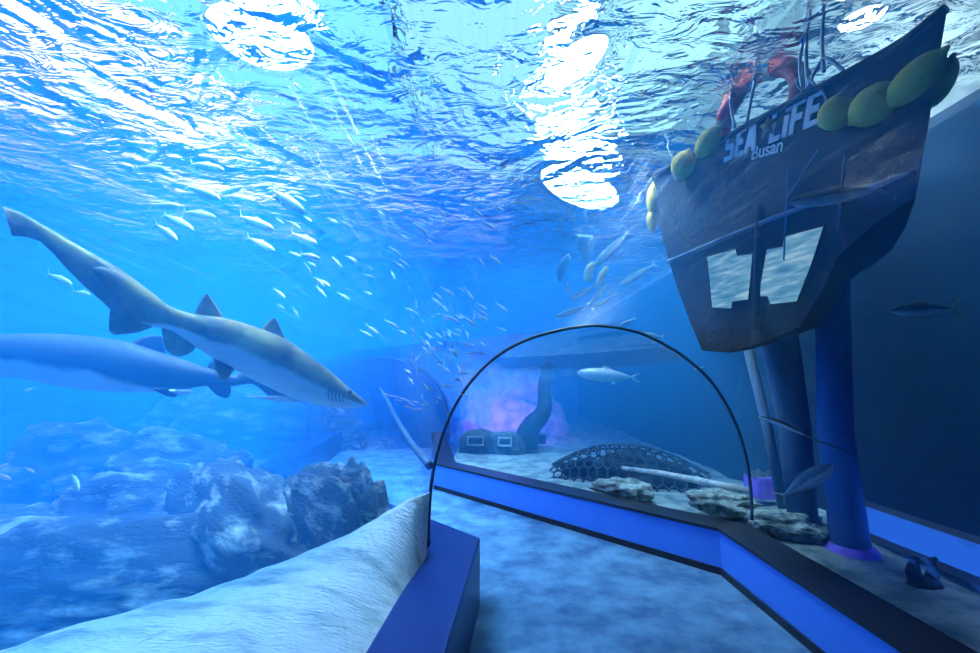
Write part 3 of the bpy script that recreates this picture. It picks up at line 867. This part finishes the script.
# lettering: bold slanted capitals built from bars, laid on the hull
eu = (hp(820, 97) - hp(725, 160)).normalized()       # baseline direction on the hull
def letter(bm, shape, x0, y0, w, h, thick, org, ex, ez):
    for (a, b, c, d) in shape:
        q = []
        for (u, v) in ((a, b), (c, b), (c, d), (a, d)):
            q.append(org + ex * (x0 + u * w + 0.10 * h * v) + ez * (y0 + v * h))
        fr = [bm.verts.new(p + hn * thick) for p in q]; bk = [bm.verts.new(p) for p in q]
        bm.faces.new(fr); bm.faces.new(bk[::-1])
        for i in range(4): bm.faces.new([fr[i], bk[i], bk[(i + 1) % 4], fr[(i + 1) % 4]])
def letter_poly(bm, polys, x0, y0, w, h, thick, org, ex, ez):
    for poly in polys:
        q = [org + ex * (x0 + u * w + 0.10 * h * v) + ez * (y0 + v * h) for u, v in poly]
        fr = [bm.verts.new(p + hn * thick) for p in q]; bk = [bm.verts.new(p) for p in q]
        bm.faces.new(fr); bm.faces.new(bk[::-1])
        n_ = len(q)
        for i in range(n_): bm.faces.new([fr[i], bk[i], bk[(i + 1) % n_], fr[(i + 1) % n_]])
T = 0.24
def R(a, b, c, d): return [(a, b), (c, b), (c, d), (a, d)]
G = {
 'S': [[(0, 0), (.86, 0), (1, .12), (1, .46), (.86, .58), (.36, .58), (.36, .83), (1, .83), (1, 1), (.14, 1), (0, .88), (0, .52), (.14, .4), (.64, .4), (.64, .17), (0, .17)]],
 'E': [[(0, 0), (1, 0), (1, .17), (.38, .17), (.38, .4), (.9, .4), (.9, .6), (.38, .6), (.38, .83), (1, .83), (1, 1), (0, 1)]],
 'A': [[(0, 0), (.34, 0), (.38, .17), (.66, .17), (.70, 0), (1.04, 0), (.78, 1), (.26, 1)]],
 'L': [[(0, 0), (1, 0), (1, .17), (.4, .17), (.4, 1), (0, 1)]],
 'i': [R(.05, 0, .85, .68), R(.05, .8, .85, 1)],
 'F': [[(0, 0), (.38, 0), (.38, .38), (.9, .38), (.9, .58), (.38, .58), (.38, .83), (1, .83), (1, 1), (0, 1)]],
}
base0, base1 = hp(724, 162.5, 0.004), hp(820.5, 123, 0.004)
topl = hp(727.5, 135, 0.004)
ex = (base1 - base0).normalized(); tw = (base1 - base0).length
ez = (topl - base0); ez = (ez - ex * ez.dot(ex)).normalized(); hh = (topl - base0).dot(ez)
bm = bmesh.new()
# in the photo the letters grow towards the near (right) end only by perspective
adv = [('S', .118), ('E', .10), ('A', .13), (' ', .105), ('L', .108), ('i', .06), ('F', .112), ('E', .12)]
tot = sum(a for _, a in adv); x = 0
for ch, a in adv:
    if ch != ' ':
        letter_poly(bm, G[ch], x, 0, a / tot * tw * 0.86, hh, 0.008, base0, ex, ez)
    x += a / tot * tw
bm.normal_update(); bmesh.ops.triangulate(bm, faces=[f for f in bm.faces if len(f.verts) > 4]); bmesh.ops.recalc_face_normals(bm, faces=bm.faces[:])
lt = part('lettering', bm, M['white']); lt['label'] = 'white bold words SEA LIFE'
# small word below
fc = bpy.data.curves.new('small_lettering', 'FONT'); fc.body = 'Busan'; fc.size = 1.0; fc.extrude = 0.01; fc.offset = 0.012
fo = bpy.data.objects.new('tmp_text', fc); COL.objects.link(fo)
dg = bpy.context.evaluated_depsgraph_get()
me = bpy.data.meshes.new_from_object(fo.evaluated_get(dg))
bpy.data.objects.remove(fo)
b0, b1 = hp(751.5, 160, 0.006), hp(782, 151, 0.006)
xs = [v.co.x for v in me.vertices]; wx = max(xs) - min(xs); mn = min(xs)
ex2 = (b1 - b0).normalized(); sc_ = (b1 - b0).length / wx
tz = (hp(752, 147, 0.006) - b0); tz = (tz - ex2 * tz.dot(ex2)); hgt = tz.length; tz.normalize()
for v in me.vertices:
    c = v.co.copy()
    v.co = b0 + ex2 * ((c.x - mn) * sc_) + tz * (c.y / 0.70 * hgt) + hn * (c.z * 0.2) - bpos
me.materials.clear(); me.materials.append(M['white'])
so = bpy.data.objects.new('small_lettering', me); COL.objects.link(so); so.parent = boat; so['label'] = 'white word Busan'
# starfish between the words
bm = bmesh.new()
c = hp(768, 126, 0.014)
ex3, ez3 = ex, ez
pts = []
for k in range(10):
    r = (0.085 if k % 2 == 0 else 0.036)
    a = PI / 2 + k * PI / 5
    pts.append(bm.verts.new(c + (ex3 * math.cos(a) + ez3 * math.sin(a)) * r))
ct, cb = bm.verts.new(c + hn * 0.03), bm.verts.new(c - hn * 0.01)
for k in range(10):
    bm.faces.new([pts[k], pts[(k + 1) % 10], ct]); bm.faces.new([pts[(k + 1) % 10], pts[k], cb])
bmesh.ops.recalc_face_normals(bm, faces=bm.faces[:])
part('star', bm, M['star'], smooth=True)
# rails
bm = bmesh.new()
for pl in ([(735, 128), (731, 92), (746, 42), (757, 33)], [(757, 33), (759, 60), (752, 95), (746, 126)], [(803, 96), (800, 60), (806, 25), (801, -25)], [(808, 92), (806, 50), (809, 15), (803, -25)], [(824, 72), (822, 45), (823, 10), (821, -20)],
           [(806, 90), (816, 70), (826, 58), (845, 72)]):
    add_tube(bm, [hp(x, y, -0.06) for x, y in smooth_line(pl, 12)], 0.011, 8)
part('railing', bm, M['steel'], smooth=True)
bm = bmesh.new()
add_tube(bm, [hp(x, y, 0.015) for x, y in smooth_line([(808, 78), (816, 86), (823, 92), (828, 104)], 12)], 0.007, 6)
add_tube(bm, [hp(x, y, 0.015) for x, y in smooth_line([(796, 78), (798, 86), (802, 90)], 8)], 0.007, 6)
add_tube(bm, [hp(x, y, 0.015) for x, y in smooth_line([(667, 147), (671, 155), (674, 162)], 8)], 0.006, 6)
part('rope', bm, M['rope'], smooth=True)

# life ring on the rail
c = hp(757, 112, -0.13)
lr = empty('life_ring', c, 'worn red life ring with a pale band leaning on the boat rail', 'life ring')
exr = (hp(800, 88) - hp(715, 135)).normalized(); ezr = exr.cross(hn).normalized()
if ezr.z < 0: ezr = -ezr
RX, RY, RM = 0.34, 0.25, 0.062
def ring_pts(a0, a1, n): return [exr * (RX * math.cos(a0 + (a1 - a0) * i / n)) + ezr * (RY * math.sin(a0 + (a1 - a0) * i / n)) for i in range(n + 1)]
bm = bmesh.new(); add_tube(bm, ring_pts(0, 2 * PI, 48), RM, 14, caps=False); bmesh.ops.remove_doubles(bm, verts=bm.verts[:], dist=1e-5)
link('ring', bm, M['red'], lr)
for a in (1.25, 3.0):
    bm = bmesh.new(); add_tube(bm, ring_pts(a - 0.13, a + 0.13, 6), RM * 1.05, 14)
    link('band', bm, M['rope'], lr)['label'] = 'pale band'

# fenders
def fender(px, py, rx, ry, ang, off, label, mat='yellow'):
    c = hp(px, py, off)
    Y = (c - Vector((0, 0, HCAM))).dot(Vector((0, CP, SP)))
    bm = bmesh.new()
    prof = [(-1.12, 0.0), (-1.1, 0.12), (-0.95, 0.25), (-0.8, 0.55), (-0.5, 0.85), (0, 1.0), (0.5, 0.86), (0.8, 0.58), (0.95, 0.27), (1.1, 0.14), (1.14, 0.0)]
    ln = smooth_line(prof, 30)
    k = Y / F
    ax = (ex * math.cos(ang) + Vector((0, 0, 1)) * math.sin(ang)).normalized()
    bx = ax.cross(hn).normalized()
    rings = []
    for s, r in ln:
        r = max(r, 0.002)
        rings.append([bm.verts.new(ax * (s * ry * k) + (bx * math.cos(2 * PI * j / 20) + hn * 0.85 * math.sin(2 * PI * j / 20)) * (r * rx * k)) for j in range(20)])
    for a, b in zip(rings, rings[1:]):
        for j in range(20): bm.faces.new([a[j], a[(j + 1) % 20], b[(j + 1) % 20], b[j]])
    bm.faces.new(rings[0][::-1]); bm.faces.new(rings[-1])
    bmesh.ops.recalc_face_normals(bm, faces=bm.faces[:])
    o = link('buoy', bm, M[mat]); o.location = c
    return tag(o, label, 'buoy', 'buoys strung along the boat')
fender(683, 165, 12.5, 14, 0.9, 0.06, 'yellow buoy low at the left end of the boat, below the life ring end')
fender(708, 142, 11, 18, 0.5, 0.06, 'long tilted yellow buoy touching the left end of the life ring')
fender(836, 113, 16.5, 17, 0.3, 0.07, 'yellow buoy next to the last letter of the white words')
fender(873, 105, 19, 23, 0.4, 0.07, 'large yellow buoy in the middle of the right three')
fender(914, 80, 16.5, 29, 0.55, 0.07, 'long upright yellow buoy at the right corner of the hull')
fender(938, 84, 13, 24, 1.0, -0.18, 'buoy in place of a mirrored buoy at the right corner of the hull')  # added buoy takes the place of a mirror image in the water
fender(653, 200, 7, 17, 1.5, 0.0, 'thin yellow buoy on the left edge of the hull, the upper one')
fender(652, 220, 6, 12, 1.5, 0.0, 'thin yellow buoy on the left edge of the hull, the lower one')
# floats added for wavy reflections and shapes seen through the surface
def surface_shape(px, py, Y, rx, ry, lean, mat, label):
    bm = bmesh.new()
    prof = [(-1, 0.02), (-0.93, 0.3), (-0.6, 0.75), (0, 1.0), (0.5, 0.9), (0.85, 0.5), (1, 0.05)]
    k = Y / F
    rings = []
    for s, r in smooth_line(prof, 20):
        rings.append([bm.verts.new((math.cos(2 * PI * j / 16) * max(r, .01) * rx * k + lean * s * ry * k + 0.25 * rx * k * s * s, math.sin(2 * PI * j / 16) * max(r, .01) * rx * k, s * ry * k)) for j in range(16)])
    for a, b in zip(rings, rings[1:]):
        for j in range(16): bm.faces.new([a[j], a[(j + 1) % 16], b[(j + 1) % 16], b[j]])
    bm.faces.new(rings[0][::-1]); bm.faces.new(rings[-1])
    o = link('wavy_shape', bm, M[mat]); o.location = at(px, py, Y)
    return tag(o, label, 'buoy', 'far wavy shapes behind the arch')
surface_shape(563, 268, 6.4, 6, 15, 0.3, 'post2', 'grey blue upright float in place of a wavy shape above the water, left of the yellow ones')
surface_shape(586, 248, 6.6, 8, 16, 0.1, 'post2', 'grey float in place of a wavy shape above the water, under the white glare')
surface_shape(589, 272, 6.2, 5, 11, 0.3, 'yellow', 'yellow float in place of a wavy buoy reflection over the arch, the left one')
surface_shape(602, 276, 6.1, 4, 11, 0.5, 'yellow', 'yellow float in place of a wavy buoy reflection over the arch, the right one')

# posts added in place of column-like reflections below the boat
def post(name, pts, rad, mat, label):
    bm = bmesh.new(); add_tube(bm, pts, rad, 20)
    o = link(name, bm, M[mat]); return tag(o, label, 'post', 'posts for reflections under the boat')
b = atz(852, 556, 0.24)
post('reflection_post', [b, Vector((b.x * 0.985, b.y, 1.2)), at(832, 240, b.y)], [0.13, 0.12, 0.12], 'post', 'bright blue post in place of a column of reflected light right of the windows')
bm = bmesh.new(); add_tube(bm, [b + Vector((0, 0, -0.05)), b + Vector((0, 0, 0.04)), b + Vector((0, 0, 0.09))], [0.19, 0.18, 0.14], 20)
tag(link('violet_glow_footing', bm, M['purple']), 'round footing with a painted violet glow at the bottom of the bright blue post', 'footing')  # glow at the post base is put into the footing colour
b = at(803, 522, 3.9)
post('reflection_post', [Vector((b.x, b.y, 0.2)), at(795, 430, 3.9), at(778, 335, 3.9), at(776, 320, 3.9)], [0.11, 0.12, 0.15, 0.15], 'post2', 'broad grey blue post in place of a reflection left of the bright blue one')
b = at(786, 508, 4.25)
post('reflection_post', [Vector((b.x, b.y, 0.2)), at(768, 430, 4.25), at(745, 335, 4.25)], [0.045, 0.045, 0.045], 'post2', 'thin leaning grey post in place of a reflection just right of the arch')

# ------------------------------------------------------------------ right-hand seabed props
c = atz(925, 583, 0.29)
bm = bmesh.new()
bmesh.ops.create_icosphere(bm, subdivisions=3, radius=1)
for v in bm.verts: v.co = Vector((v.co.x * 0.10, v.co.y * 0.07, v.co.z * 0.04)) * (1 + 0.25 * noise.noise(v.co * 2))
add_tube(bm, [(-0.05, 0, 0), (-0.07, 0, 0.07), (-0.045, 0.01, 0.13), (-0.03, 0, 0.16)], [0.045, 0.042, 0.028, 0.012], 12)
add_tube(bm, [(0.04, 0, 0), (0.06, 0, 0.08), (0.055, 0, 0.14), (0.09, 0.0, 0.15)], [0.04, 0.032, 0.022, 0.014], 12)
o = tag(link('coral_stump', bm, M['hull']), 'small dark forked coral stump on the sand at lower right', 'coral'); o.location = c

c = atz(765, 492, 0.30)
c = at(765, 492, 4.9)
bm = bmesh.new()
add_box(bm, (-0.15, -0.14, -0.05), (0.15, 0.14, 0.17))
bmesh.ops.bevel(bm, geom=bm.edges[:], offset=0.015, segments=2, affect='EDGES')
o = empty('violet_crate', (c.x, c.y, c.z), 'crate with violet light painted on and a jagged dark top right of the arch', 'crate')
link('box', bm, M['purple'], o, False)  # box colour carries the violet light, no lamp shines on it
bm = bmesh.new()
for k in range(5):
    x = -0.12 + k * 0.06
    q = [bm.verts.new((x - 0.035, -0.1, 0.165)), bm.verts.new((x + 0.035, -0.1, 0.165)), bm.verts.new((x + 0.035, 0.1, 0.165)), bm.verts.new((x - 0.035, 0.1, 0.165))]
    t = bm.verts.new((x + 0.01, 0, 0.23 + 0.03 * math.sin(k * 2.2)))
    bm.faces.new(q[::-1])
    for i in range(4): bm.faces.new([q[i], q[(i + 1) % 4], t])
link('jagged_top', bm, M['coral'], o, False)

# honeycomb lattice mound behind the far acrylic
c = at(628, 470, 6.0); c.z = 0.2
bm = bmesh.new()
cols, rows_ = 15, 9
R0 = 0.075
def mp(u, v):
    ang = PI * (v / (rows_ * R0 * 1.5)) * 0.9 + 0.1
    taper = 1 - 0.55 * (abs(u) / (cols * R0 * 0.87)) ** 2
    return Vector((u, -0.38 * math.cos(ang) * taper, 0.55 * math.sin(ang) * taper + 0.015 * noise.noise(Vector((u * 4, v * 4, 1)))))
cache = {}
for r in range(rows_):
    for q in range(cols):
        uc = (q - cols / 2 + 0.5 * (r % 2)) * R0 * 1.732; vc = r * R0 * 1.5
        vs = []
        for k in range(6):
            a = PI / 6 + k * PI / 3
            u, v = uc + R0 * math.cos(a), vc + R0 * math.sin(a)
            key = (round(u, 3), round(v, 3))
            if key not in cache: cache[key] = bm.verts.new(mp(u, v))
            vs.append(cache[key])
        try: bm.faces.new(vs)
        except ValueError: pass
o = tag(link('honeycomb_reef', bm, M['coral'], None, False), 'dark honeycomb mesh mound lying on the sand behind the far tunnel wall', 'reef')
o.location = c; o.rotation_euler = (0, 0, math.atan2(DF.y, DF.x) + PI + 0.35)
w = o.modifiers.new('wire', 'WIREFRAME'); w.thickness = 0.03; w.use_replace = True
rock('seabed_rock', 'dark rounded rock lying inside the honeycomb mound', (c.x, c.y + 0.05, 0.2), (0.75, 0.26, 0.44), math.atan2(DF.y, DF.x) + PI + 0.35, 9.1, M['hull'])
rock('violet_catch_rock', 'added rock that catches the violet light behind the small wreck inside the arch', (0.55, 10.9, 0.5), (1.25, 0.4, 1.25), 0.0, 14.2, M['bed'], cat='rock')  # rock added so the violet light has a surface to fall on
# wreck at the far left of the arch view
c = at(495, 462, 8.4); c.z = 0.27
wr = empty('sunken_wreck', c, 'small teal wreck with square openings at the far left inside the arch', 'wreck', rot=(0, 0, -0.15))
wr.scale = (0.78, 0.78, 0.9)
bm = bmesh.new()
ln = smooth_line([(-0.85, 0.12, 0.25), (-0.7, 0.26, 0.42), (-0.3, 0.30, 0.46), (0.0, 0.30, 0.40), (0.3, 0.28, 0.43), (0.55, 0.20, 0.36), (0.72, 0.05, 0.12)], 30)
rr = []
for x, w_, h_ in ln:
    rr.append([bm.verts.new((x, w_ * math.copysign(abs(math.cos(a)) ** 0.6, math.cos(a)), h_ * math.copysign(abs(math.sin(a)) ** 0.6, math.sin(a)) * (1 if math.sin(a) > 0 else 0.2))) for a in [2 * PI * k / 20 for k in range(20)]])
for a, b in zip(rr, rr[1:]):
    for k in range(20): bm.faces.new([a[k], a[(k + 1) % 20], b[(k + 1) % 20], b[k]])
bm.faces.new(rr[0][::-1]); bm.faces.new(rr[-1])
bmesh.ops.recalc_face_normals(bm, faces=bm.faces[:])
link('shell', bm, M['rock2'], wr)
for x, w_, h_ in ((-0.42, 0.2, 0.12), (0.27, 0.16, 0.11)):
    bm = bmesh.new()
    for dx0, dx1, z0, z1 in ((-w_, w_, 0.2 + h_, 0.23 + h_), (-w_, w_, 0.16, 0.19), (-w_, -w_ + 0.03, 0.16, 0.23 + h_), (w_ - 0.03, w_, 0.16, 0.23 + h_)):
        add_box(bm, (x + dx0, -0.34, z0), (x + dx1, -0.27, z1))
    link('opening_frame', bm, M['sand'], wr, False)['label'] = 'pale square frame'
# leaning dark trunk
bm = bmesh.new()
add_tube(bm, [at(x, y, 8.6) for x, y in smooth_line([(526, 448), (527, 435), (533, 424), (541, 416), (545, 404), (544, 385), (549, 362)], 18)], [0.24 - 0.008 * k for k in range(19)], 12)
tag(link('leaning_trunk', bm, M['hull']), 'dark bent trunk standing behind the small wreck', 'trunk')
# pale beam
bm = bmesh.new()
add_tube(bm, [at(622, 468, 5.45), at(660, 473, 5.2), at(700, 481, 4.85), at(748, 491, 4.55)], [0.022, 0.03, 0.036, 0.04], 10)
tag(link('pale_beam', bm, M['sand']), 'long thin pale beam lying past the honeycomb mound', 'beam')
rock('seabed_rock', 'low sandy rock by the kerb in front of the pale beam', at(624, 489, 5.05), (0.34, 0.16, 0.10), -0.6, 10.2, M['rock3'])
rock('seabed_rock', 'low pale rock at the right foot of the arch', at(722, 502, 4.35), (0.30, 0.16, 0.11), -0.6, 11.2, M['rock3'])
rock('seabed_rock', 'mossy rock on the sand right of the arch foot', at(790, 526, 3.9), (0.30, 0.18, 0.12), -0.4, 12.6, M['rock3'])

# ------------------------------------------------------------------ lamps
def lamp(loc, radius, power, color, label, tilt=(0, 0), spread=PI, name='tank_lamp', glow=60.0):
    e = empty(name, loc, label, 'lamp', 'lamps above the water', rot=(tilt[0], tilt[1], 0))
    bm = bmesh.new()
    segs = 28
    prof = [(radius * 1.02, 0.0), (radius * 1.1, 0.0), (radius * 1.1, 0.08), (radius * 0.7, 0.22), (0.03, 0.26), (0.03, 0.5), (0.0, 0.5)]
    rr = [[bm.verts.new((r * math.cos(2 * PI * k / segs), r * math.sin(2 * PI * k / segs), z)) for k in range(segs)] for r, z in prof]
    for a, b in zip(rr, rr[1:]):
        for k in range(segs): bm.faces.new([a[k], a[(k + 1) % segs], b[(k + 1) % segs], b[k]])
    bmesh.ops.remove_doubles(bm, verts=bm.verts[:], dist=1e-5)
    link('housing', bm, M['housing'], e)
    bm = bmesh.new(); bmesh.ops.create_circle(bm, cap_ends=True, radius=radius, segments=32)
    bmesh.ops.reverse_faces(bm, faces=bm.faces[:])
    ln_ = link('lens', bm, emit('lamp_lens', color, glow), e, False); ln_.location = (0, 0, 0.05)
    ld = bpy.data.lights.new('bulb', 'AREA'); ld.shape = 'DISK'; ld.size = radius * 2; ld.energy = power; ld.color = color; ld.spread = spread
    lo = bpy.data.objects.new('bulb', ld); COL.objects.link(lo); lo.parent = e; lo.location = (0, 0, 0.02)
    return e
def aloft(px, py, z): return atz(px, py, z)
LK = 1.0
lamp(aloft(262, 42, 4.75), 0.45, 200 * LK, (0.62, 0.76, 1.0), 'round white lamp glaring through the ripples at upper left', spread=1.5)
lamp(aloft(577, 65, 4.75), 0.35, 70 * LK, (0.62, 0.86, 1.0), 'round white lamp overhead at the top centre', spread=1.1, tilt=(0, -0.42))
lamp(aloft(578, 190, 4.75), 0.68, 80 * LK, (0.55, 0.84, 1.0), 'round white lamp glaring over the arch', spread=1.2, tilt=(0, 0.4))
lamp(aloft(862, 22, 4.45), 0.16, 40 * LK, (0.75, 0.92, 1.0), 'small white lamp beyond the boat rail', spread=1.6)
def panel(loc, sx, sy, power, color, label, rot=(0, 0, 0), name='lamp_panel', spread=PI, glow=1.5):
    e = empty(name, loc, label, 'lamp', rot=rot)
    bm = bmesh.new(); add_box(bm, (-sx / 2 - 0.05, -sy / 2 - 0.05, 0.03), (sx / 2 + 0.05, sy / 2 + 0.05, 0.1))
    link('casing', bm, M['housing'], e, False)
    bm = bmesh.new(); bmesh.ops.create_grid(bm, x_segments=1, y_segments=1, size=0.5)
    bmesh.ops.reverse_faces(bm, faces=bm.faces[:])
    df = link('diffuser', bm, emit('panel_diffuser', color, glow), e, False); df.scale = (sx, sy, 1); df.location = (0, 0, 0.025)
    ld = bpy.data.lights.new('tube', 'AREA'); ld.shape = 'RECTANGLE'; ld.size = sx; ld.size_y = sy; ld.energy = power; ld.color = color; ld.spread = spread
    lo = bpy.data.objects.new('tube', ld); COL.objects.link(lo); lo.parent = e; lo.location = (0, 0, 0.02)
    return e
panel((-7.2, 7.0, 5.5), 5.0, 10.0, 1300 * LK, (0.62, 0.52, 1.0), 'wide lavender light panel over the far left of the tank', spread=1.05, glow=2.4)
panel((-3.0, 5.2, 5.6), 3.6, 8.0, 1200 * LK, (0.18, 0.54, 1.0), 'added wide blue fill panel over the left of the tank', spread=1.05, glow=1.1)  # added panel, a general fill to lighten the left water
panel((-2.0, 12.0, 5.6), 5.0, 4.6, 260 * LK, (0.35, 0.40, 1.0), 'wide violet blue light panel over the back of the tank', spread=1.05)
panel((0.32, 6.5, 5.5), 2.75, 7.0, 40 * LK, (0.34, 0.74, 1.0), 'added long pale cyan fill panel over the arch', spread=0.9, glow=0.8)  # added to brighten the dark stretch of surface between the lamps
panel((2.5, 5.2, 5.5), 1.4, 4.6, 25 * LK, (0.38, 0.78, 1.0), 'added narrow pale cyan fill panel beyond the boat rails', spread=0.8, glow=1.0)  # added so the surface behind the boat shows pale cyan
panel((3.15, 2.6, 0.45), 0.2, 3.0, 1.1 * LK, (0.03, 0.18, 1.0), 'blue strip light low along the dark right wall', rot=(0, math.radians(-60) + PI, 0), name='strip_light', glow=0.35)
panel((0.3, 9.3, 0.45), 1.6, 0.15, 45 * LK, (0.55, 0.12, 1.0), 'violet strip light at the foot of the violet rock wall', rot=(math.radians(125), 0, 0), name='strip_light')

w = bpy.data.worlds.new('world'); SC.world = w; w.use_nodes = True
w.node_tree.nodes['Background'].inputs['Color'].default_value = (0.02, 0.06, 0.2, 1)
w.node_tree.nodes['Background'].inputs['Strength'].default_value = 0.05

SC.view_settings.view_transform = 'Standard'
SC.view_settings.look = 'None'
SC.view_settings.gamma = 1.0
SC.view_settings.use_curve_mapping = False
SC.view_settings.exposure = 1.1
c = SC.cycles
c.max_bounces = 8; c.diffuse_bounces = 2; c.glossy_bounces = 3; c.transmission_bounces = 6; c.volume_bounces = 1
c.transparent_max_bounces = 24
c.caustics_reflective = False; c.caustics_refractive = False
c.sample_clamp_indirect = 6.0
c.use_denoising = True
